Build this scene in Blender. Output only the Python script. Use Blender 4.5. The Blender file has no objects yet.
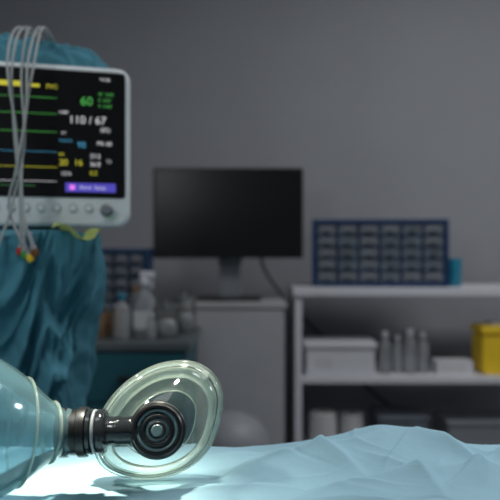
import bpy, bmesh, math, random
from mathutils import Vector, Matrix, noise
random.seed(4)
scene = bpy.context.scene
try:
    scene.view_settings.view_transform = 'Standard'
    scene.view_settings.look = 'None'
except Exception: pass

# ---------------------------------------------------------------- materials
def mat(name, col, rough=0.5, metal=0.0, var=0.06, scale=12.0, bump=0.0, trans=0.0, ior=1.45, emis=None, estr=0.0, alpha=1.0, spec=0.5):
    m = bpy.data.materials.new(name); m.use_nodes = True
    nt = m.node_tree; b = nt.nodes['Principled BSDF']
    tc = nt.nodes.new('ShaderNodeTexCoord')
    n = nt.nodes.new('ShaderNodeTexNoise'); n.inputs['Scale'].default_value = scale
    n.inputs['Detail'].default_value = 4
    nt.links.new(tc.outputs['Object'], n.inputs['Vector'])
    r = nt.nodes.new('ShaderNodeValToRGB')
    r.color_ramp.elements[0].position = 0.3; r.color_ramp.elements[1].position = 0.7
    r.color_ramp.elements[0].color = [c*(1-var) for c in col]+[1]
    r.color_ramp.elements[1].color = [min(1, c*(1+var)) for c in col]+[1]
    nt.links.new(n.outputs['Fac'], r.inputs['Fac'])
    nt.links.new(r.outputs['Color'], b.inputs['Base Color'])
    b.inputs['Roughness'].default_value = rough
    b.inputs['Metallic'].default_value = metal
    b.inputs['Transmission Weight'].default_value = trans
    b.inputs['IOR'].default_value = ior
    b.inputs['Specular IOR Level'].default_value = spec
    b.inputs['Alpha'].default_value = alpha
    if emis:
        b.inputs['Emission Color'].default_value = list(emis)+[1]
        b.inputs['Emission Strength'].default_value = estr
    if bump > 0:
        bp = nt.nodes.new('ShaderNodeBump'); bp.inputs['Strength'].default_value = bump
        bp.inputs['Distance'].default_value = 0.002
        n2 = nt.nodes.new('ShaderNodeTexNoise'); n2.inputs['Scale'].default_value = scale*12
        nt.links.new(tc.outputs['Object'], n2.inputs['Vector'])
        nt.links.new(n2.outputs['Fac'], bp.inputs['Height'])
        nt.links.new(bp.outputs['Normal'], b.inputs['Normal'])
    return m

def clear_plastic(name, tint, body, body_amt, ior=1.45, rough=0.06):
    """thin clear plastic: tinted transparency + fresnel gloss + a little milky translucency"""
    m = bpy.data.materials.new(name); m.use_nodes = True
    nt = m.node_tree; nt.nodes.clear()
    out = nt.nodes.new('ShaderNodeOutputMaterial')
    tr = nt.nodes.new('ShaderNodeBsdfTransparent'); tr.inputs['Color'].default_value = list(tint)+[1]
    di = nt.nodes.new('ShaderNodeBsdfDiffuse'); di.inputs['Color'].default_value = list(body)+[1]
    tl = nt.nodes.new('ShaderNodeBsdfTranslucent'); tl.inputs['Color'].default_value = list(body)+[1]
    gl = nt.nodes.new('ShaderNodeBsdfGlossy'); gl.inputs['Roughness'].default_value = rough
    fr = nt.nodes.new('ShaderNodeFresnel'); fr.inputs['IOR'].default_value = ior
    m1 = nt.nodes.new('ShaderNodeMixShader'); m1.inputs[0].default_value = 0.5
    nt.links.new(di.outputs[0], m1.inputs[1]); nt.links.new(tl.outputs[0], m1.inputs[2])
    m2 = nt.nodes.new('ShaderNodeMixShader')
    tc = nt.nodes.new('ShaderNodeTexCoord'); n = nt.nodes.new('ShaderNodeTexNoise'); n.inputs['Scale'].default_value = 9
    nt.links.new(tc.outputs['Object'], n.inputs['Vector'])
    mp = nt.nodes.new('ShaderNodeMapRange'); mp.inputs['From Min'].default_value = .3; mp.inputs['From Max'].default_value = .7
    mp.inputs['To Min'].default_value = body_amt*0.6; mp.inputs['To Max'].default_value = body_amt*1.4
    nt.links.new(n.outputs['Fac'], mp.inputs['Value']); nt.links.new(mp.outputs[0], m2.inputs[0])
    nt.links.new(tr.outputs[0], m2.inputs[1]); nt.links.new(m1.outputs[0], m2.inputs[2])
    m3 = nt.nodes.new('ShaderNodeMixShader'); nt.links.new(fr.outputs[0], m3.inputs[0])
    nt.links.new(m2.outputs[0], m3.inputs[1]); nt.links.new(gl.outputs[0], m3.inputs[2])
    nt.links.new(m3.outputs[0], out.inputs['Surface'])
    return m

def fabric(name, col, var=0.1, transl=0.25):
    m = mat(name, col, rough=0.85, var=var, scale=6, bump=0.35, spec=0.2)
    nt = m.node_tree; b = nt.nodes['Principled BSDF']; out = nt.nodes['Material Output']
    tl = nt.nodes.new('ShaderNodeBsdfTranslucent'); tl.inputs['Color'].default_value = list(col)+[1]
    mx = nt.nodes.new('ShaderNodeMixShader'); mx.inputs[0].default_value = transl
    nt.links.new(b.outputs[0], mx.inputs[1]); nt.links.new(tl.outputs[0], mx.inputs[2])
    nt.links.new(mx.outputs[0], out.inputs['Surface'])
    return m

def emit(name, col, s=1.0):
    return mat(name, (0.01,0.01,0.01), emis=col, estr=s)

M_wall = mat('wall_paint', (0.355,0.362,0.39), 0.9, var=0.03, scale=3, bump=0.15)
M_ceil = mat('ceiling_paint', (0.6,0.6,0.6), 0.9)
M_floor = mat('vinyl_floor', (0.22,0.23,0.24), 0.4, var=0.15, scale=8)
M_trim = mat('trim_paint', (0.5,0.5,0.5), 0.5)
M_cab = mat('grey_laminate', (0.44,0.44,0.46), 0.5, var=0.03)
M_white = mat('white_laminate', (0.68,0.68,0.72), 0.45, var=0.02)
M_teal = mat('dark_teal_laminate', (0.015,0.10,0.13), 0.5)
M_dark = mat('dark_countertop', (0.10,0.12,0.13), 0.35)
M_black = mat('black_plastic', (0.008,0.008,0.009), 0.35)
M_screen = mat('black_screen_glass', (0.006,0.006,0.007), 0.28)
M_grey = mat('grey_plastic', (0.22,0.24,0.26), 0.4)
M_vgrey = mat('valve_grey_plastic', (0.11,0.17,0.18), 0.3)
M_navy = mat('navy_plastic', (0.012,0.045,0.12), 0.4)
M_drawer = mat('smoky_drawer_plastic', (0.13,0.15,0.18), 0.3, var=0.25, scale=20)
M_label = mat('paper_label', (0.6,0.6,0.6), 0.8)
M_dlabel = mat('drawer_label', (0.19,0.20,0.23), 0.7)
M_blue = mat('blue_plastic', (0.02,0.24,0.36), 0.4)
M_yellow = mat('yellow_plastic', (0.90,0.60,0.03), 0.5)
M_red = mat('red_plastic', (0.6,0.03,0.02), 0.4)
M_green = mat('green_plastic', (0.05,0.3,0.06), 0.4)
M_brown = mat('brown_plastic', (0.2,0.07,0.02), 0.4)
M_bezel = mat('white_monitor_plastic', (0.74,0.77,0.78), 0.4, var=0.02)
M_steel = mat('steel', (0.6,0.6,0.6), 0.3, metal=1.0)
M_cable = mat('grey_cable', (0.36,0.38,0.38), 0.5)
M_carton = mat('carton', (0.25,0.15,0.08), 0.8)
M_bin = mat('bin_plastic', (0.26,0.27,0.29), 0.5)
M_bottle = clear_plastic('bottle_plastic', (0.95,0.96,0.97), (0.88,0.9,0.92), 0.42, ior=1.3)
M_glass = clear_plastic('jar_glass', (0.92,0.94,0.94), (0.75,0.75,0.7), 0.22, ior=1.35)
M_mask = clear_plastic('clear_mask_plastic', (0.98,1.0,1.0), (0.80,1.0,1.0), 0.06, ior=1.4)
M_seal = clear_plastic('mask_seal_plastic', (0.99,1.0,0.98), (0.93,1.0,0.76), 0.12)
M_rim = clear_plastic('mask_cushion_plastic', (0.98,1.0,0.99), (0.90,1.0,0.86), 0.32, ior=1.38)
M_bag = clear_plastic('silicone_bag', (0.88,0.97,0.99), (0.52,0.86,0.94), 0.19, ior=1.36, rough=0.10)
M_smoke = clear_plastic('smoked_valve_plastic', (0.25,0.28,0.30), (0.06,0.07,0.08), 0.5, ior=1.5)
M_drape = fabric('light_blue_nonwoven', (0.36,0.575,0.675), var=0.03, transl=0.10)
M_cover = fabric('teal_nonwoven', (0.08,0.255,0.33), transl=0.15)

# ---------------------------------------------------------------- helpers
def obj(name, me, m=None, smooth=False):
    o = bpy.data.objects.new(name, me); scene.collection.objects.link(o)
    if m: me.materials.append(m)
    if smooth:
        for p in me.polygons: p.use_smooth = True
    return o

def group(name, loc, parts=(), rotz=0.0, keep=True):
    e = bpy.data.objects.new(name, None); e.empty_display_size = 0.05
    scene.collection.objects.link(e); e.location = loc; e.rotation_euler = (0,0,rotz)
    for p in parts:
        p.parent = e
        if keep:
            p.matrix_parent_inverse = (Matrix.Translation(loc) @ Matrix.Rotation(rotz,4,'Z')).inverted()
    return e

def box(name, x0,x1,y0,y1,z0,z1, m, bev=0.003):
    bm = bmesh.new(); bmesh.ops.create_cube(bm, size=1)
    for v in bm.verts:
        v.co = Vector(((x0+x1)/2+v.co.x*(x1-x0), (y0+y1)/2+v.co.y*(y1-y0), (z0+z1)/2+v.co.z*(z1-z0)))
    if bev > 0:
        bmesh.ops.bevel(bm, geom=bm.edges[:], offset=bev, segments=2, affect='EDGES', profile=0.6)
    me = bpy.data.meshes.new(name); bm.to_mesh(me); bm.free()
    return obj(name, me, m)

def lathe(name, prof, m, origin=(0,0,0), axis=(0,0,1), seg=48, smooth=True, closed=False):
    q = Vector((0,0,1)).rotation_difference(Vector(axis).normalized())
    bm = bmesh.new(); rings = []
    for r,z in prof:
        ring = []
        for i in range(seg):
            a = 2*math.pi*i/seg
            ring.append(bm.verts.new(q @ Vector((max(r,1e-5)*math.cos(a), max(r,1e-5)*math.sin(a), z)) + Vector(origin)))
        rings.append(ring)
    n = len(rings)
    for k in range(n if closed else n-1):
        A, B = rings[k], rings[(k+1)%n]
        for i in range(seg):
            j = (i+1)%seg
            bm.faces.new((A[i],A[j],B[j],B[i]))
    bmesh.ops.recalc_face_normals(bm, faces=bm.faces[:])
    me = bpy.data.meshes.new(name); bm.to_mesh(me); bm.free()
    o = obj(name, me, m, smooth)
    if smooth:
        try: me.set_sharp_from_angle(angle=math.radians(40))
        except Exception: pass
    return o

def ring(name, R, r, m, origin, axis, seg=48):
    return lathe(name, [(R+r*math.cos(2*math.pi*k/10), r*math.sin(2*math.pi*k/10)) for k in range(10)], m, origin, axis, seg, closed=True)

def catmull(pts, n=10, closed=False):
    P = [Vector(p) for p in pts]; out = []
    N = len(P)
    for i in range(N if closed else N-1):
        if closed: a,b,c,d = P[i-1],P[i],P[(i+1)%N],P[(i+2)%N]
        else: a,b,c,d = P[max(i-1,0)],P[i],P[i+1],P[min(i+2,N-1)]
        for k in range(n):
            t = k/n
            out.append(0.5*((2*b)+(c-a)*t+(2*a-5*b+4*c-d)*t*t+(3*b-a-3*c+d)*t**3))
    if not closed: out.append(P[-1])
    return out

def tube(name, pts, r, m, seg=8, n=8, closed=False, radii=None):
    C = catmull(pts, n, closed); bm = bmesh.new(); rings = []
    T = []
    for i in range(len(C)):
        a = C[i-1] if (i>0 or closed) else C[i]; b = C[(i+1)%len(C)] if (i<len(C)-1 or closed) else C[i]
        T.append((b-a).normalized())
    up = Vector((0,0,1)) if abs(T[0].z) < 0.9 else Vector((0,1,0))
    nrm = (up - up.dot(T[0])*T[0]).normalized()
    for i,c in enumerate(C):
        t = T[i]; nrm = (nrm - nrm.dot(t)*t).normalized(); bi = t.cross(nrm)
        rr = r if radii is None else radii[min(int(i/n), len(radii)-1)]
        rings.append([bm.verts.new(c + rr*(math.cos(2*math.pi*k/seg)*nrm+math.sin(2*math.pi*k/seg)*bi)) for k in range(seg)])
    for k in range(len(rings) if closed else len(rings)-1):
        A,B = rings[k], rings[(k+1)%len(rings)]
        for i in range(seg): bm.faces.new((A[i],A[(i+1)%seg],B[(i+1)%seg],B[i]))
    if not closed:
        bm.faces.new(rings[0]); bm.faces.new(rings[-1])
    bmesh.ops.recalc_face_normals(bm, faces=bm.faces[:])
    me = bpy.data.meshes.new(name); bm.to_mesh(me); bm.free()
    return obj(name, me, m, True)

def rrect(name, w, h, y0, y1, r, m, cx=0, cz=0, bev=0.003, seg=8, scale_back=1.0):
    """rounded rectangle slab in XZ plane, thickness y0..y1"""
    pts = []
    for (sx,sz,a0) in ((1,1,0),(-1,1,90),(-1,-1,180),(1,-1,270)):
        for k in range(seg+1):
            a = math.radians(a0+90*k/seg)
            pts.append((sx*(w/2-r)+r*math.cos(a), sz*(h/2-r)+r*math.sin(a)))
    bm = bmesh.new()
    def loop(y, inset, s=1.0):
        return [bm.verts.new((cx+s*px*(1-2*inset/w), y, cz+s*pz*(1-2*inset/h))) for px,pz in pts]
    L = [loop(y0, bev), loop(y0+bev*0.3, bev*0.3), loop(y0+bev, 0), loop(y1-bev, 0, scale_back), loop(y1, bev, scale_back)]
    n = len(pts)
    for k in range(len(L)-1):
        for i in range(n): bm.faces.new((L[k][i],L[k][(i+1)%n],L[k+1][(i+1)%n],L[k+1][i]))
    bm.faces.new(L[0]); bm.faces.new(L[-1])
    bmesh.ops.recalc_face_normals(bm, faces=bm.faces[:])
    me = bpy.data.meshes.new(name); bm.to_mesh(me); bm.free()
    return obj(name, me, m)

def sheet(name, fn, nu, nv, m, closed_u=False, thick=0.0):
    bm = bmesh.new(); G = []
    for j in range(nv+1):
        G.append([bm.verts.new(fn(i/nu, j/nv)) for i in range(nu if closed_u else nu+1)])
    for j in range(nv):
        for i in range(nu):
            i2 = (i+1)%nu if closed_u else i+1
            bm.faces.new((G[j][i],G[j][i2],G[j+1][i2],G[j+1][i]))
    bmesh.ops.recalc_face_normals(bm, faces=bm.faces[:])
    me = bpy.data.meshes.new(name); bm.to_mesh(me); bm.free()
    return obj(name, me, m, True)

# ---------------------------------------------------------------- room
WX0,WX1,WY0,WY1,H = -2.6,2.8,-1.8,3.3,2.9
box('floor', WX0,WX1,WY0,WY1,-0.05,0, M_floor, 0)
box('ceiling', WX0,WX1,WY0,WY1,H,H+0.05, M_ceil, 0)
box('wall_back', WX0-.05,WX1+.05,WY1,WY1+0.05,0,H, M_wall, 0)
box('wall_front', WX0-.05,WX1+.05,WY0-.05,WY0,0,H, M_wall, 0)
box('wall_left', WX0-.05,WX0,WY0,WY1,0,H, M_wall, 0)
box('wall_right', WX1,WX1+.05,WY0,WY1,0,H, M_wall, 0)
box('baseboard_back', WX0,WX1,WY1-.012,WY1,0,0.09, M_trim)

# ---------------------------------------------------------------- grey cabinet
cab = [box('carcass', -0.25,0.135,2.72,3.15,0.06,0.922, M_cab),
       box('top', -0.262,0.145,2.70,3.16,0.922,0.944, M_cab),
       box('plinth', -0.24,0.125,2.75,3.13,0,0.06, M_dark),
       box('door', -0.246,0.131,2.703,2.72,0.07,0.915, M_cab, 0.002),
       box('handle', 0.10,0.112,2.68,2.703,0.25,0.40, M_steel)]
group('storage_cabinet', (-0.05,2.9,0), cab)

# ---------------------------------------------------------------- computer monitor
cm = []
def add(l,o): l.append(o); return o
add(cm, rrect('display_housing', 0.605,0.364,2.80,2.835,0.008,M_black,-0.088,1.299))
add(cm, rrect('display_panel', 0.585,0.335,2.797,2.801,0.003,M_screen,-0.088,1.306,bev=0.001))
add(cm, rrect('rear_bulge', 0.34,0.22,2.835,2.865,0.02,M_black,-0.088,1.29))
add(cm, box('stand_neck', -0.125,-0.040,2.855,2.885,0.955,1.25, M_grey,0.006))
add(cm, box('stand_collar', -0.130,-0.035,2.86,2.90,1.09,1.14, M_black,0.006))
add(cm, box('stand_base', -0.215,0.045,2.78,2.97,0.945,0.957, M_black,0.004))
group('computer_monitor', (-0.088,2.83,0.95), cm)
tube('monitor_cable', [(0.04,2.875,1.16),(0.06,2.97,1.07),(0.14,3.19,0.95),(0.22,3.24,0.86),(0.34,3.25,0.74),(0.5,3.25,0.55),(0.72,3.25,0.36),(0.85,3.26,0.2),(0.9,3.27,0.02)], 0.006, M_black)

# ---------------------------------------------------------------- shelf unit
sx0,sx1,sy0,sy1 = 0.178,1.25,2.75,3.10
sh = [box('side_panel_1', sx0,sx0+0.028,sy0,sy1,0,0.968, M_white),
      box('side_panel_2', sx1-0.028,sx1,sy0,sy1,0,0.968, M_white),
      box('top_board', sx0-0.008,sx1+0.008,sy0-0.01,sy1,0.968,1.0, M_white),
      box('shelf_1', sx0+0.028,sx1-0.028,sy0,sy1,0.62,0.648, M_white),
      box('shelf_2', sx0+0.028,sx1-0.028,sy0,sy1,0.30,0.328, M_white),
      box('kick_board', sx0+0.028,sx1-0.028,sy0+0.02,sy0+0.04,0,0.06, M_white)]
group('shelf_unit', (0.7,2.9,0), sh)

# ---------------------------------------------------------------- drawer organizers
def organizer(loc, w, h, d, cols, rows, rz):
    L = []; t = 0.018
    L.append(box('frame_top', -w/2,w/2,-d/2,d/2,h-t,h, M_navy))
    L.append(box('frame_bottom', -w/2,w/2,-d/2,d/2,0,t, M_navy))
    L.append(box('frame_left', -w/2,-w/2+t,-d/2,d/2,t,h-t, M_navy))
    L.append(box('frame_right', w/2-t,w/2,-d/2,d/2,t,h-t, M_navy))
    L.append(box('frame_back', -w/2+t,w/2-t,d/2-0.005,d/2,t,h-t, M_navy,0))
    cw = (w-2*t)/cols; ch = (h-2*t)/rows
    for c in range(1,cols):
        x = -w/2+t+c*cw; L.append(box('divider_v', x-.002,x+.002,-d/2+.004,d/2-.005,t,h-t, M_navy,0))
    for r in range(1,rows):
        z = t+r*ch; L.append(box('divider_h', -w/2+t,w/2-t,-d/2+.004,d/2-.005,z-.002,z+.002, M_navy,0))
    for c in range(cols):
        for r in range(rows):
            x0 = -w/2+t+c*cw+.005; x1 = x0+cw-.010; z0 = t+r*ch+.004; z1 = z0+ch-.010
            L.append(box('drawer', x0,x1,-d/2+.002,d/2-.02,z0,z1, M_drawer,0.002))
            L.append(box('pull', (x0+x1)/2-.012,(x0+x1)/2+.012,-d/2-.008,-d/2+.002,z0+.012,z0+.017, M_drawer,0.001))
            if random.random() < 0.6:
                L.append(box('label', x0+.010,x1-.010,-d/2+.0005,-d/2+.002,z1-.022,z1-.006, M_dlabel,0))
    group('drawer_organizer', loc, L, rz, keep=False)
organizer((0.535,2.90,1.0), 0.55,0.275,0.16,6,5, math.radians(-5))

# blue cup
lathe('blue_cup', [(0,0),(0.024,0),(0.027,0.004),(0.029,0.115),(0.027,0.115),(0.025,0.006),(0,0.006)], M_blue, (0.842,2.86,1.0))

# ---------------------------------------------------------------- shelf items
bx = [box('tub', 0.225,0.50,2.775,2.95,0.648,0.755, M_white,0.008), box('lid', 0.218,0.507,2.768,2.957,0.755,0.782, M_white,0.006),
      box('label', 0.26,0.33,2.7745,2.776,0.675,0.72, M_label,0)]
group('storage_box', (0.36,2.86,0.648), bx)
def bottle(name, x,y,z, r,h, body, cap, capc=None):
    a = lathe('body', [(0,0),(r*0.92,0),(r,r*0.12),(r,h*0.62),(r*0.85,h*0.72),(r*0.4,h*0.80),(r*0.38,h*0.88)], body,(x,y,z),seg=32)
    c = lathe('cap', [(r*0.45,h*0.86),(r*0.48,h*0.87),(r*0.48,h*0.99),(r*0.4,h),(0,h)], cap,(x,y,z),seg=24)
    group(name,(x,y,z),[a,c])
for i,(x,r,h) in enumerate([(0.55,0.026,0.17),(0.605,0.022,0.15),(0.652,0.028,0.18),(0.71,0.024,0.165)]):
    bottle('lab_bottle', x,2.83+0.02*(i%2),0.648, r,h, M_bottle, M_white)
def carton(name,x0,x1,y0,y1,z0,z1,m):
    L=[box('body',x0,x1,y0,y1,z0,z1,m,0.002),box('flap',x0-.001,x1+.001,y0-.001,y0+(y1-y0)*.5,z1,z1+.002,m,0),box('label',x0+.01,x1-.03,y0-.0012,y0,z0+.012,z1-.012,M_label,0)]
    group(name,((x0+x1)/2,(y0+y1)/2,z0),L)
carton('dressing_carton',0.755,0.90,2.80,2.90,0.648,0.70,M_white)
# sharps container
sc = [rrect('tub',0.19,0.165,2.79,2.93,0.02,M_yellow,1.03,0.7305,bev=0.006),
      rrect('lid',0.20,0.03,2.782,2.938,0.012,M_yellow,1.03,0.827,bev=0.004),
      box('opening_flap',0.98,1.07,2.82,2.90,0.842,0.856,M_white,0.004),
      box('warning_label',1.05,1.10,2.788,2.790,0.69,0.75,M_red,0)]
group('sharps_container',(1.03,2.86,0.648),sc)
# lower shelf things
def roll(x,y,z,r,w):
    a=lathe('gauze',[(r*.35,0),(r,0.002),(r,w-.002),(r*.35,w)],M_label,(x,y,z+0.0),seg=32)
    b=lathe('core',[(r*.3,0),(r*.35,0),(r*.35,w),(r*.3,w)],M_grey,(x,y,z),seg=24)
    group('gauze_roll',(x,y,z),[a,b])
roll(0.30,2.85,0.328,0.055,0.16); roll(0.42,2.87,0.328,0.05,0.15)
bx = [box('tub',0.52,0.72,2.80,3.0,0.328,0.46,M_drawer,0.008), box('lid',0.515,0.725,2.795,3.005,0.46,0.478,M_drawer,0.005)]
group('storage_box',(0.62,2.9,0.328),bx)
bx = [box('tub',0.80,1.12,2.80,3.0,0.328,0.44,M_grey,0.008), box('lid',0.795,1.125,2.795,3.005,0.44,0.458,M_grey,0.005)]
group('storage_box',(0.96,2.9,0.328),bx)

# ---------------------------------------------------------------- teal cabinet
tc = [box('carcass',-1.15,-0.205,2.22,2.68,0.06,0.83,M_teal),
      box('countertop',-1.16,-0.19,2.20,2.69,0.83,0.856,M_dark),
      box('plinth',-1.13,-0.22,2.26,2.66,0,0.06,M_black)]
for k in range(3):
    x0=-1.145+k*0.313
    tc.append(box('door',x0,x0+0.308,2.204,2.22,0.07,0.66,M_teal,0.002))
    tc.append(box('drawer_front',x0,x0+0.308,2.204,2.22,0.667,0.822,M_teal,0.002))
    tc.append(box('handle',x0+0.10,x0+0.21,2.18,2.204,0.74,0.75,M_black,0.003))
group('teal_cabinet',(-0.67,2.4,0),tc)
organizer((-0.50,2.60,0.856), 0.26,0.30,0.12,4,6, 0)
# spray bottle
def spray(x,y,z):
    r=.04
    L=[lathe('body',[(0,0),(r*.95,0),(r,.006),(r,.11),(r*.8,.14),(r*.35,.165),(r*.33,.18)],M_bottle,(x,y,z)),
       lathe('liquid',[(0,.004),(r*.93,.004),(r*.93,.08),(0,.08)],M_bottle,(x,y,z)),
       lathe('collar',[(.016,.175),(.018,.176),(.018,.195),(.012,.2),(0,.2)],M_white,(x,y,z)),
       box('spray_head',x-.014,x+.035,y-.012,y+.012,z+.197,z+.222,M_white,.005),
       box('trigger',x+.022,x+.03,y-.006,y+.006,z+.16,z+.198,M_white,.002),
       box('label',x-.028,x+.028,y-r-.002,y-r+.004,z+.03,z+.09,M_label,0)]
    group('spray_bottle',(x,y,z),L)
spray(-0.36,2.36,0.856)
bottle('lab_bottle',-0.425,2.30,0.856,0.028,0.15,M_bottle,M_blue)
def jar(x,y,z,r,h):
    L=[lathe('glass',[(0,0),(r*.95,0),(r,.006),(r,h*.8),(r*.9,h*.86),(r*.9,h*.9)],M_glass,(x,y,z)),
       lathe('cotton',[(0,.006),(r*.85,.008),(r*.88,h*.3),(r*.6,h*.5),(0,h*.52)],M_white,(x,y,z)),
       lathe('lid',[(r*.97,h*.88),(r,h*.89),(r,h*.97),(r*.6,h),(r*.15,h*1.02),(r*.12,h*1.08),(0,h*1.1)],M_steel,(x,y,z))]
    group('cotton_jar',(x,y,z),L)
jar(-0.285,2.36,0.856,0.042,0.115); jar(-0.235,2.50,0.856,0.038,0.13)
bottle('lab_bottle',-0.455,2.36,0.856,0.018,0.11,M_carton,M_white)
bottle('lab_bottle',-0.40,2.42,0.856,0.024,0.17,M_bottle,M_carton)
bottle('lab_bottle',-0.325,2.29,0.856,0.017,0.085,M_bottle,M_white)
carton('glove_carton',-0.62,-0.49,2.36,2.46,0.856,0.93,M_carton)

# ---------------------------------------------------------------- bin
bn=[lathe('bucket',[(0,0),(0.085,0),(0.09,.01),(0.105,0.54),(0.11,0.545),(0.11,0.56)],M_bin,(-0.055,1.95,0)),
    lathe('dome_lid',[(0.113,0.555),(0.115,0.58),(0.108,0.63),(0.08,0.67),(0.04,0.69),(0,0.693)],M_bin,(-0.055,1.95,0)),
    box('swing_flap',-0.095,-0.015,1.838,1.85,0.58,0.62,M_grey,0.004)]
group('waste_bin',(-0.055,1.95,0),bn)

# ---------------------------------------------------------------- operating table + drape
TZ=0.94
tb=[box('mattress',-0.95,1.05,0.23,0.765,0.86,0.925,M_black,0.02),
    box('bed_frame',-0.93,1.03,0.27,0.73,0.80,0.86,M_steel,0.005),
    box('column',-0.1,0.2,0.38,0.62,0.12,0.80,M_steel,0.02),
    box('base',-0.4,0.5,0.28,0.72,0.0,0.12,M_grey,0.03)]
group('operating_table',(0.05,0.5,0),tb)
creases=[]
def crease(x0,y0,x1,y1,w,A):
    cx,cy=(x0+x1)/2,(y0+y1)/2; dx,dy=x1-x0,y1-y0; l=math.hypot(dx,dy)
    creases.append((cx,cy,dx/l,dy/l,l/2,w,A*1.2))
for i in range(95):   # fine wrinkles
    cx=random.uniform(-0.40,0.45); cy=random.uniform(0.52,0.79); a=random.choice([random.uniform(-0.6,0.6),random.uniform(0.2,1.3)])
    creases.append((cx,cy,math.cos(a),math.sin(a),random.uniform(.02,.08),random.uniform(.0018,.004),random.uniform(-.0018,.0042)))
# larger folds
crease(-0.06,0.64,0.14,0.75,.012,.011)
crease(0.00,0.58,0.26,0.68,.010,.011)
crease(0.10,0.78,0.30,0.66,.012,.012)
crease(-0.12,0.60,0.10,0.625,.006,.007)
crease(0.14,0.60,0.34,0.76,.010,.010)
crease(0.03,0.76,0.12,0.64,.008,.008)
crease(0.20,0.77,0.22,0.60,.009,.009)
crease(-0.08,0.72,0.05,0.70,.008,.007)
crease(0.26,0.74,0.42,0.70,.014,.011)
crease(0.05,0.59,0.16,0.56,.008,.007)
crease(-0.20,0.582,0.02,0.64,.005,.007)
crease(0.12,0.70,0.18,0.58,.006,.007)
def dh(x,y):
    h=0.0
    wx=x+0.012*noise.noise(Vector((x*14,y*14,7.7))); wy=y+0.012*noise.noise(Vector((x*14,y*14,2.2)))
    for cx,cy,ca,sa,L,w,A in creases:
        dx,dy=wx-cx,wy-cy
        s=dx*ca+dy*sa
        if abs(s)>L*1.8: continue
        t=-dx*sa+dy*ca + 0.2*s*s/L
        ww=w*(0.6 if t>0 else 1.8)
        if abs(t)>ww*6: continue
        h+=A*math.exp(-(s/L)**2*2)*1.05*math.exp(-math.sqrt((t/ww)**2+0.05))
    h+=0.005*noise.noise(Vector((x*9,y*9,1.3)))+0.0016*noise.noise(Vector((x*30,y*30,5.3)))
    hump=0.018*math.exp(-((x-0.145)/0.065)**2)*math.exp(-((y-0.76)/0.09)**2)
    k=math.exp(-((x+0.16)/0.13)**4)*math.exp(-((y-0.60)/0.075)**4)
    return h*(1-.75*k)+hump-.003*(1-k)
def drape(u,v):
    x=-1.0+2.1*u
    edge=0.775+0.012*noise.noise(Vector((x*5,0,4)))
    near=0.21
    hang=0.42; tot=hang+(edge-near)+hang; s=v*tot
    if s<hang:
        f=hang-s; z=TZ-f; y=near-0.03*math.tanh(f*20)-0.02*math.sin(x*30)*min(1,f*4); 
        return Vector((x,y,z))
    s-=hang
    if s<=edge-near:
        y=near+s
        e=max(0,(y-(edge-0.03))/0.03); 
        return Vector((x,y,TZ+dh(x,y)-0.008*e*e))
    f=s-(edge-near)
    z=TZ+dh(x,edge)-0.008-f; y=edge+0.03*math.tanh(f*25)+0.018*math.sin(x*34+2*math.sin(x*9))*min(1,f*5)
    return Vector((x,y,z))
def drape_v(u,v):
    hang=0.42; tot=hang+0.565+hang
    a=hang/tot
    if v<0.05: vv=v/0.05*a
    elif v<0.92: 
        t=(v-0.05)/0.87; 
        t=t*1.6 if t<0.3 else 0.48+(t-0.3)*(0.52/0.7)
        vv=a+t*(0.58/tot)
    else: vv=a+0.58/tot+(v-0.92)/0.08*(1-a-0.58/tot)
    return drape(u,vv)
def udist(u):
    if u<0.1: return u/0.1*0.22
    if u<0.9: return 0.22+(u-0.1)/0.8*0.5
    return 0.72+(u-0.9)/0.1*0.28
sheet('surgical_drape', lambda u,v: drape_v(udist(u),v), 680, 320, M_drape)

# ---------------------------------------------------------------- bag valve mask
C=Vector((-0.0823,0.635,0.9945)); n=Vector((.05,-.97,.22)).normalized()
r_=Vector((1,0,0)); r_=(r_-r_.dot(n)*n).normalized(); u_=r_.cross(n); 
if u_.z<0: u_=-u_
S=0.000920
outl=[(222,407),(220,387),(209,371),(190,362),(165,363),(143,371),(122,386),(107,404),(98,425),(97,445),(103,461),(118,471),(140,476),(164,475),(187,467),(205,453),(216,434)]
O2=[Vector(((a-160)*S,-(b-420)*S,0)) for a,b in outl]
O2=catmull(O2,6,closed=True); NO=len(O2)
hub2=Vector((0.002,-8*S,0))
def mp(p2,z): return C+r_*p2.x+u_*p2.y+n*z
def mring(scale,z,circ=None,blend=0):
    out=[]
    for p in O2:
        q=hub2+(p-hub2)*scale
        if circ is not None:
            d=(p-hub2).normalized(); q=q.lerp(hub2+d*circ,blend)
        out.append(mp(q,z))
    return out
def loops_mesh(name,loops,m,closed=False):
    bm=bmesh.new(); R=[[bm.verts.new(c) for c in l] for l in loops]
    for k in range(len(R) if closed else len(R)-1):
        A,B=R[k],R[(k+1)%len(R)]; N=len(A)
        for i in range(N): bm.faces.new((A[i],A[(i+1)%N],B[(i+1)%N],B[i]))
    bmesh.ops.recalc_face_normals(bm,faces=bm.faces[:])
    me=bpy.data.meshes.new(name); bm.to_mesh(me); bm.free()
    return obj(name,me,m,True)
BV=[]
L=[]
for k in range(17):
    t=k/16
    sc_=0.90*(1-t)+0.42*t
    L.append(mring(sc_,0.004+0.030*math.sin(math.pi/2*t**0.9),0.021,max(0,t**1.5)))
BV.append(loops_mesh('dome_shell',L,M_mask))
BV.append(loops_mesh('rim_flange',[mring(1.0,0.001),mring(1.005,0.0025),mring(1.0,0.004),mring(0.93,0.0055),mring(0.89,0.005),mring(0.93,0.001)],M_mask,True))
BV.append(loops_mesh('rim_edge_bead',[mring(0.992+0.013*math.cos(a*math.pi/4),0.003+0.0012*math.sin(a*math.pi/4)) for a in range(8)],M_rim,True))
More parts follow.
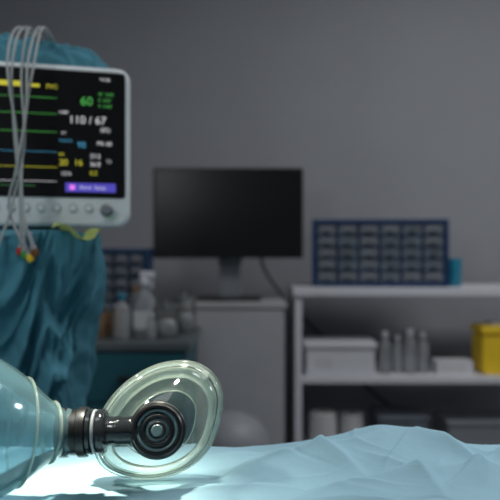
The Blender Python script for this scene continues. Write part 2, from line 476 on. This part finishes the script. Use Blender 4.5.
BV.append(loops_mesh('rim_bead',[mring(0.88+0.020*math.cos(a*math.pi/4),0.006+0.0015*math.sin(a*math.pi/4)) for a in range(8)],M_rim,True))
cush=[]
for k in range(14):
    a=2*math.pi*k/14
    cush.append(mring(0.87+0.125*math.cos(a),-0.0085+0.0095*math.sin(a)))
BV.append(loops_mesh('air_cushion',cush,M_rim,True))
BV.append(loops_mesh('inner_seal',[mring(0.80,-0.010),mring(0.72,-0.013),mring(0.62,-0.012),mring(0.55,-0.009)],M_seal))
BV.append(loops_mesh('seal_bead',[mring(0.55+0.012*math.cos(a*math.pi/4),-0.009+0.0008*math.sin(a*math.pi/4)) for a in range(8)],M_rim,True))
pp=mp(hub2+(O2[12]-hub2)*0.90,0.004)
BV.append(lathe('inflation_port',[(0.0045,0),(0.0045,0.004),(0.003,0.005),(0.003,0.009),(0,0.009)],M_rim,pp,n,seg=20))
hc=mp(hub2,0.0)
def hp(z): return hc+n*z
BV.append(lathe('mask_port',[(0.021,0.033),(0.0215,0.040),(0.017,0.042),(0.0165,0.030)],M_mask,hc,n))
BV.append(lathe('valve_body',[(0.0135,0.026),(0.0145,0.036),(0.0205,0.040),(0.0225,0.043),(0.0225,0.054),(0.0205,0.0565),(0.0185,0.0565),(0.0180,0.052),(0.0155,0.052)],M_black,hc,n))
BV.append(ring('valve_outer_ring',0.0215,0.0026,M_black,hp(0.052),n))
BV.append(ring('valve_mid_ring',0.0165,0.0018,M_vgrey,hp(0.0535),n))
BV.append(lathe('valve_window',[(0.0155,0.052),(0.0150,0.0525),(0.0,0.0525)],M_vgrey,hc,n))
BV.append(ring('exhaust_ring',0.0118,0.0019,M_black,hp(0.0545),n))
BV.append(lathe('exhaust_disc',[(0.0100,0.053),(0.0100,0.054),(0.007,0.0555),(0,0.056)],M_vgrey,hc,n,seg=32))
BV.append(ring('exhaust_button_ring',0.0065,0.0009,M_black,hp(0.0558),n,seg=24))
BV.append(lathe('exhaust_button',[(0.0048,0.055),(0.0048,0.0568),(0.004,0.0575),(0,0.0575)],M_vgrey,hc,n,seg=24))
H0=hp(0.046)+Vector((-0.019,0,0)); N0=Vector((-0.157,0.588,0.9955))
ax=(N0-H0); ln=ax.length; ax.normalize()
BV.append(lathe('side_neck',[(0.0105,-0.004),(0.0115,0.0),(0.0118,0.012),(0.0125,0.013),(0.0125,0.016),(0.0118,0.017),(0.0122,0.028)],M_smoke,H0,ax,seg=40))
BV.append(lathe('side_neck_core',[(0.0080,-0.004),(0.0085,0.030)],M_black,H0,ax,seg=32))
BV.append(lathe('swivel_collar',[(0.0122,0.024),(0.0175,0.025),(0.0185,0.027),(0.0185,0.031),(0.016,0.032),(0.0155,0.036),(0.0190,0.0365),(0.0190,0.0395),(0.0155,0.040)],M_smoke,H0,ax,seg=48))
BV.append(ring('swivel_ring',0.0170,0.0015,M_grey,H0+ax*0.034,ax))
BV.append(lathe('intake_valve_body',[(0.0150,0.030),(0.0155,0.040),(0.0205,0.0405),(0.0210,0.043),(0.0210,0.047),(0.0190,0.048),(0.0190,ln-0.004),(0.0205,ln-0.003),(0.0205,ln+0.004),(0.012,ln+0.005)],M_black,H0,ax,seg=48))
Bc=Vector((-0.235,0.540,1.010)); bax=(Bc-N0).normalized()
bp=[(0.0195,-0.004),(0.0205,0.0),(0.0200,0.004),(0.0235,0.010),(0.031,0.021),(0.043,0.036),(0.053,0.052),(0.061,0.070),(0.0655,0.090),(0.067,0.112),(0.0665,0.135),(0.063,0.158),(0.055,0.180),(0.042,0.198),(0.027,0.210),(0.021,0.216),(0.020,0.224)]
bp2=[(p.x,p.y) for p in catmull([(a,b,0) for a,b in bp],4)]
BV.append(lathe('squeeze_bag',bp2,M_bag,N0,bax,seg=96))
inner=[(max(a-0.0025,.002),b) for a,b in bp2[6:-6]]
BV.append(lathe('bag_inner_wall',inner,M_bag,N0,bax,seg=96))
BV.append(ring('bag_neck_bead',0.0245,0.0016,M_rim,N0+bax*0.011,bax,64))
BV.append(ring('bag_shoulder_bead',0.0435,0.0012,M_rim,N0+bax*0.036,bax,72))
BV.append(lathe('tail_valve',[(0.021,0.215),(0.024,0.217),(0.024,0.235),(0.018,0.238),(0.018,0.25),(0,0.25)],M_black,N0,bax,seg=40))
group('bag_valve_mask',(-0.1,0.62,TZ),BV)

# ---------------------------------------------------------------- patient monitor
PM=[]
PM.append(rrect('front_bezel',0.318,0.264,-0.012,0.02,0.022,M_bezel,bev=0.006))
PM.append(rrect('rear_housing',0.300,0.246,0.02,0.10,0.03,M_bezel,bev=0.01,scale_back=0.85))
PM.append(rrect('screen_glass',0.302,0.208,-0.0135,-0.0115,0.006,M_screen,-0.001,0.0195,bev=0.0008))
def s2l(u,v): return ((u-36)*0.00168,(145-v)*0.00163)
def ribbon(name,pts,w,m,y=-0.0139):
    bm=bmesh.new(); prev=None
    for i,(x,z) in enumerate(pts):
        a=pts[max(i-1,0)]; b=pts[min(i+1,len(pts)-1)]
        d=Vector((b[0]-a[0],b[1]-a[1])).normalized(); nn=(-d.y*w/2,d.x*w/2)
        cur=(bm.verts.new((x+nn[0],y,z+nn[1])),bm.verts.new((x-nn[0],y,z-nn[1])))
        if prev: bm.faces.new((prev[0],prev[1],cur[1],cur[0]))
        prev=cur
    me=bpy.data.meshes.new(name); bm.to_mesh(me); bm.free(); return obj(name,me,m)
E_g=emit('screen_green',(0.12,0.65,0.12),0.6); E_c=emit('screen_cyan',(0.1,0.5,0.8),0.5); E_y=emit('screen_yellow',(0.8,0.75,0.05),0.65)
E_w=emit('screen_white',(0.8,0.8,0.85),0.75); E_b=emit('screen_blue',(0.12,0.1,0.75),0.6); E_m=emit('screen_magenta',(0.8,0.2,0.9),1.0); E_gr=emit('screen_dimgreen',(0.1,0.4,0.12),0.25)
def trace(name,v,m,kind,amp):
    z0=s2l(0,v)[1]; pts=[]
    for i in range(260):
        x=-0.142+i/259*0.182; t=(i/259*5)%1; h=0
        if kind=='ecg':
            h=math.exp(-((t-.5)/.015)**2)-.25*math.exp(-((t-.54)/.015)**2)+.15*math.exp(-((t-.4)/.03)**2)+.25*math.exp(-((t-.72)/.05)**2)
            if i>125: h*=0.06
        elif kind=='flat': h=0
        else:
            h=abs(math.sin(math.pi*t))**.7*(.3 if i>125 else 1)*.3
        pts.append((x,z0+amp*h))
    PM.append(ribbon(name,pts,0.0008,m))
trace('ecg_trace_1',98,E_g,'ecg',.012); trace('ecg_trace_2',114,E_g,'ecg',.011); trace('ecg_trace_3',132,E_g,'ecg',.010)
trace('pleth_trace',152,E_c,'pl',.008); trace('resp_trace',167,E_y,'flat',.006); trace('co2_trace',181,E_w,'flat',.005)
def text(s,u,v,size,m,align='LEFT'):
    cu=bpy.data.curves.new('readout_text','FONT'); cu.body=s; cu.size=size; cu.align_x=align; cu.align_y='CENTER'
    o=bpy.data.objects.new('readout_text',cu); scene.collection.objects.link(o); o.data.materials.append(m)
    x,z=s2l(u,v); o.location=(x,-0.0141,z); o.rotation_euler=(math.radians(90),0,0); PM.append(o)
def bar(u0,v0,u1,v1,m,y=-0.0137):
    a=s2l(u0,v0); b=s2l(u1,v1)
    PM.append(box('readout_bar',a[0],b[0],y,y+0.0006,b[1],a[1],m,0))
text('Adult  Monitor',-40,78,.010,E_w); text('14:26',100,77,.008,E_w)
bar(3,83,28,88,E_y); bar(31,85,44,88,E_y); text('PVC',50,87,.010,E_y)
text('60',82,100,.020,E_g); text('ST  0.02',99,92,.0075,E_g); text('II -0.01',99,98,.0075,E_g); text('V  0.00',99,104,.0075,E_g)
text('110 / 67',71,119,.018,E_w); text('NIBP',62,112,.007,E_w); text('(82)',101,128,.010,E_w)
text('x1',64,132,.008,E_w); text('98',79,144,.014,E_c); text('%SpO2',62,140,.007,E_c); text('PR 60',98,142,.010,E_w)
text('20',62,162,.014,E_y); text('16',76,162,.014,E_y); text('37.0',91,155,.010,E_w); text('36.8',91,163,.010,E_w); text('RR',62,154,.007,E_y)
text('0.2',91,172,.010,E_y); text('CO2',64,173,.008,E_w); text('T1',107,160,.008,E_w)
bar(68,182,116,191,E_b); bar(72,184,77,189,E_m,-0.0142); text('Alarm  Setup',81,186.5,.008,E_w)
bar(-45,185,40,186,E_gr)
def fdisc(u,v,r,m,nm,th=0.002,bev=.0005):
    x,z=s2l(u,v); PM.append(lathe(nm,[(r,0),(r,th-bev),(r-bev,th),(0,th)],m,(x,-0.0120,z),(0,-1,0),seg=32))
for u in (-28,-12,4,18,31,45,60,75,90):
    fdisc(u,207,0.0066,M_bezel,'button'); x,z=s2l(u,207)
    PM.append(ring('button_rim',0.0062,0.0006,M_grey,(x,-0.0138,z),(0,-1,0),24))
fdisc(107,209,0.0105,M_grey,'knob_base',.004); fdisc(107,209,0.0085,M_grey,'control_knob',.016,.002)
fdisc(112,216,0.0015,E_g,'power_led',.0006)
PM.append(box('mount_plate',-0.06,0.06,0.03,0.10,-0.150,-0.128,M_grey,.004))
group('patient_monitor',(-0.356,1.13,1.320),PM,math.radians(15),keep=False)

# ---------------------------------------------------------------- stand with tray
ST=[box('tray',-0.52,-0.29,1.10,1.30,1.150,1.166,M_grey,.005),
    lathe('pole',[(0.02,0.05),(0.02,1.15)],M_steel,(-0.38,1.2,0)),
    lathe('base',[(0,0.02),(0.24,0.02),(0.25,0.03),(0.24,0.05),(0.05,0.07),(0.03,0.1),(0,0.1)],M_grey,(-0.38,1.2,0))]
for k in range(5):
    a=k*2*math.pi/5
    ST.append(lathe('caster',[(0,-.012),(.024,-.012),(.025,0),(.024,.012),(0,.012)],M_black,(-0.38+.2*math.cos(a),1.2+.2*math.sin(a),0.025),(math.cos(a+1.57),math.sin(a+1.57),0),seg=24))
group('monitor_stand',(-0.38,1.2,0),ST)

# equipment drape
def skirt(u,v):
    th=2*math.pi*u; z=1.176-0.80*v
    a0=0.150-0.03*min(1,v*2.5); b0=0.135
    c=math.cos(th); s=math.sin(th)
    x=a0*math.copysign(abs(c)**0.7,c); y=b0*math.copysign(abs(s)**0.7,s)
    ph=th+2.6*v+0.5*noise.noise(Vector((c*2,s*2,v*4)))
    f=0.35+min(1,v*3)
    rg=lambda t:1-2*abs(math.sin(t))**0.8
    pl=f*(0.011*rg(ph*4.5)+0.007*rg(ph*8.5+1.3+v*5)+0.008*noise.noise(Vector((c*6+v*3,s*6,v*12)))+0.005*noise.noise(Vector((c*16,s*16,v*30))))
    pl+=0.025*noise.noise(Vector((c*1.5,s*1.5+3,v*5)))
    k=1+pl/0.13
    return Vector((-0.405-0.03*v+x*k,1.20+y*k,z+0.006*math.sin(th*5)*(1-v)))
def skirt_top(u,v):
    p=skirt(u,0); c=Vector((-0.40,1.20,1.182)); q=p.lerp(c,v); q.z=p.z+(c.z-p.z)*min(1,v*4); return q
def hood(u,v):
    th=2*math.pi*u; ph=math.pi*(v-0.5)
    c,s=math.cos(th),math.sin(th); cp,sp=math.cos(ph),math.sin(ph)
    e=0.6
    f=lambda t:math.copysign(abs(t)**e,t)
    d=Vector((f(c)*f(cp),f(s)*f(cp),f(sp)))
    k=1+0.07*noise.noise(d*2.2)+0.05*math.sin(d.x*13+d.z*5+3*noise.noise(d*2))*(.4+abs(d.y)*.3)+0.04*noise.noise(d*7)
    wr=0.010*(1-abs(math.sin(d.x*7+d.y*4+2.5*noise.noise(d*3))))**2 + 0.006*(1-abs(math.sin(d.x*15-d.y*6+3*noise.noise(d*4))))**2
    return Vector((-0.398+0.160*d.x*k, 1.237+0.062*d.y*k+0.035*d.x-wr*.3, 1.362+0.152*d.z*(1+(k-1)*.6)+wr*max(0,d.z)))
ED=[sheet('hanging_skirt',skirt,420,200,M_cover,closed_u=True), sheet('tray_cover',skirt_top,420,8,M_cover,closed_u=True),
    sheet('top_cover',hood,280,180,M_cover,closed_u=True)]
group('equipment_drape',(-0.4,1.2,0.37),ED)
def tagf(u,v):
    return Vector((-0.305+0.07*u,1.065+0.05*v+.008*math.sin(u*5),1.183+0.010*math.sin(u*6+v*3)-0.010*u))
M_tag=fabric('yellow_green_tissue',(0.4,0.48,0.15))
sheet('tissue_wipe',tagf,20,20,M_tag)

# ---------------------------------------------------------------- ecg leads
EC=[]
paths=[
 [(-0.365,1.25,1.52),(-0.368,1.13,1.512),(-0.368,1.075,1.44),(-0.362,1.065,1.34),(-0.352,1.06,1.24),(-0.350,1.06,1.15)],
 [(-0.375,1.25,1.52),(-0.378,1.13,1.512),(-0.374,1.07,1.44),(-0.358,1.06,1.34),(-0.347,1.055,1.24),(-0.342,1.055,1.145)],
 [(-0.355,1.25,1.52),(-0.344,1.13,1.512),(-0.344,1.075,1.44),(-0.342,1.06,1.36),(-0.354,1.05,1.27),(-0.366,1.055,1.21),(-0.335,1.055,1.14)],
 [(-0.350,1.25,1.52),(-0.337,1.13,1.512),(-0.336,1.08,1.44),(-0.346,1.065,1.34),(-0.345,1.05,1.22),(-0.328,1.055,1.148)],
 [(-0.380,1.25,1.52),(-0.360,1.13,1.511),(-0.352,1.07,1.42),(-0.345,1.06,1.31),(-0.365,1.05,1.20),(-0.385,1.03,1.13),(-0.42,1.03,1.05),(-0.46,1.04,0.96)],
]
cols=[M_red,M_green,M_yellow,M_brown,None]
for i,p in enumerate(paths):
    EC.append(tube('lead_wire',p,0.0021,M_cable))
    if cols[i]:
        t=Vector(p[-1]); d=(Vector(p[-1])-Vector(p[-2])).normalized()
        EC.append(lathe('snap_clip',[(0.002,-0.03),(0.003,-0.028),(0.0035,-0.010),(0.0055,-.006),(0.0060,0.004),(0.003,0.008),(0,0.008)],M_grey,t,d,seg=20))
        EC.append(lathe('snap_cap',[(0.0062,-.003),(0.0064,0.005),(0.004,0.0085),(0,0.009)],cols[i],t,d,seg=20))
group('ecg_lead_bundle',(-0.36,1.06,1.3),EC)

# ---------------------------------------------------------------- lights
def area(name,loc,rot,size,power,col,sy=None):
    l=bpy.data.lights.new(name,'AREA'); l.energy=power; l.color=col; l.size=size
    if sy: l.shape='RECTANGLE'; l.size_y=sy
    o=bpy.data.objects.new(name,l); scene.collection.objects.link(o); o.location=loc; o.rotation_euler=rot; return o
area('ceiling_light',(1.2,1.6,2.85),(0,0,0),1.2,26,(0.97,0.98,1.0),0.6)
area('ceiling_light',(-0.5,0.2,2.85),(0,0,0),1.2,10,(0.95,0.98,1),0.6)
def spot(name,loc,target,power,col,angle,blend,rad):
    l=bpy.data.lights.new(name,'SPOT'); l.energy=power; l.color=col; l.spot_size=math.radians(angle); l.spot_blend=blend; l.shadow_soft_size=rad
    o=bpy.data.objects.new(name,l); scene.collection.objects.link(o); o.location=loc
    o.rotation_euler=(Vector(target)-Vector(loc)).to_track_quat('-Z','Y').to_euler(); return o
spot('surgical_and_fill_spot',(-0.05,0.75,2.2),(-0.150,0.610,0.96),230,(1.0,0.99,0.82),12.5,1.0,0.05)
spot('surgical_and_fill_spot',(-0.60,0.62,1.75),(-0.10,0.63,1.0),22,(0.98,1.0,0.84),14,0.9,0.05)  # added fill spot from the left, brightens the mask cushion
spot('surgical_and_fill_spot',(1.0,1.15,1.50),(0.05,0.66,0.94),16,(0.85,0.95,1.0),45,0.8,0.04)  # added low side spot, grazes the drape to bring out its folds
q=area('front_left_fill',(-0.75,0.05,1.75),(0,0,0),0.28,3.0,(0.92,0.98,1.0)); q.data.shape='DISK'  # added cool fill disk, brightens mask and bag and gives them highlights
q.rotation_euler=(Vector((-0.25,0.85,1.1))-Vector((-0.75,0.05,1.75))).to_track_quat('-Z','Y').to_euler()
w=bpy.data.worlds.new('world'); scene.world=w; w.use_nodes=True
w.node_tree.nodes['Background'].inputs[0].default_value=(0.5,0.55,0.6,1); w.node_tree.nodes['Background'].inputs[1].default_value=0.3

# ---------------------------------------------------------------- camera
cd=bpy.data.cameras.new('camera'); cd.lens=50; cd.sensor_width=36; cd.clip_start=0.02
cd.dof.use_dof=True; cd.dof.focus_distance=0.63; cd.dof.aperture_fstop=6.0
co=bpy.data.objects.new('camera',cd); scene.collection.objects.link(co)
co.location=(0,0,1.15); co.rotation_euler=(math.radians(90),0,0); scene.camera=co
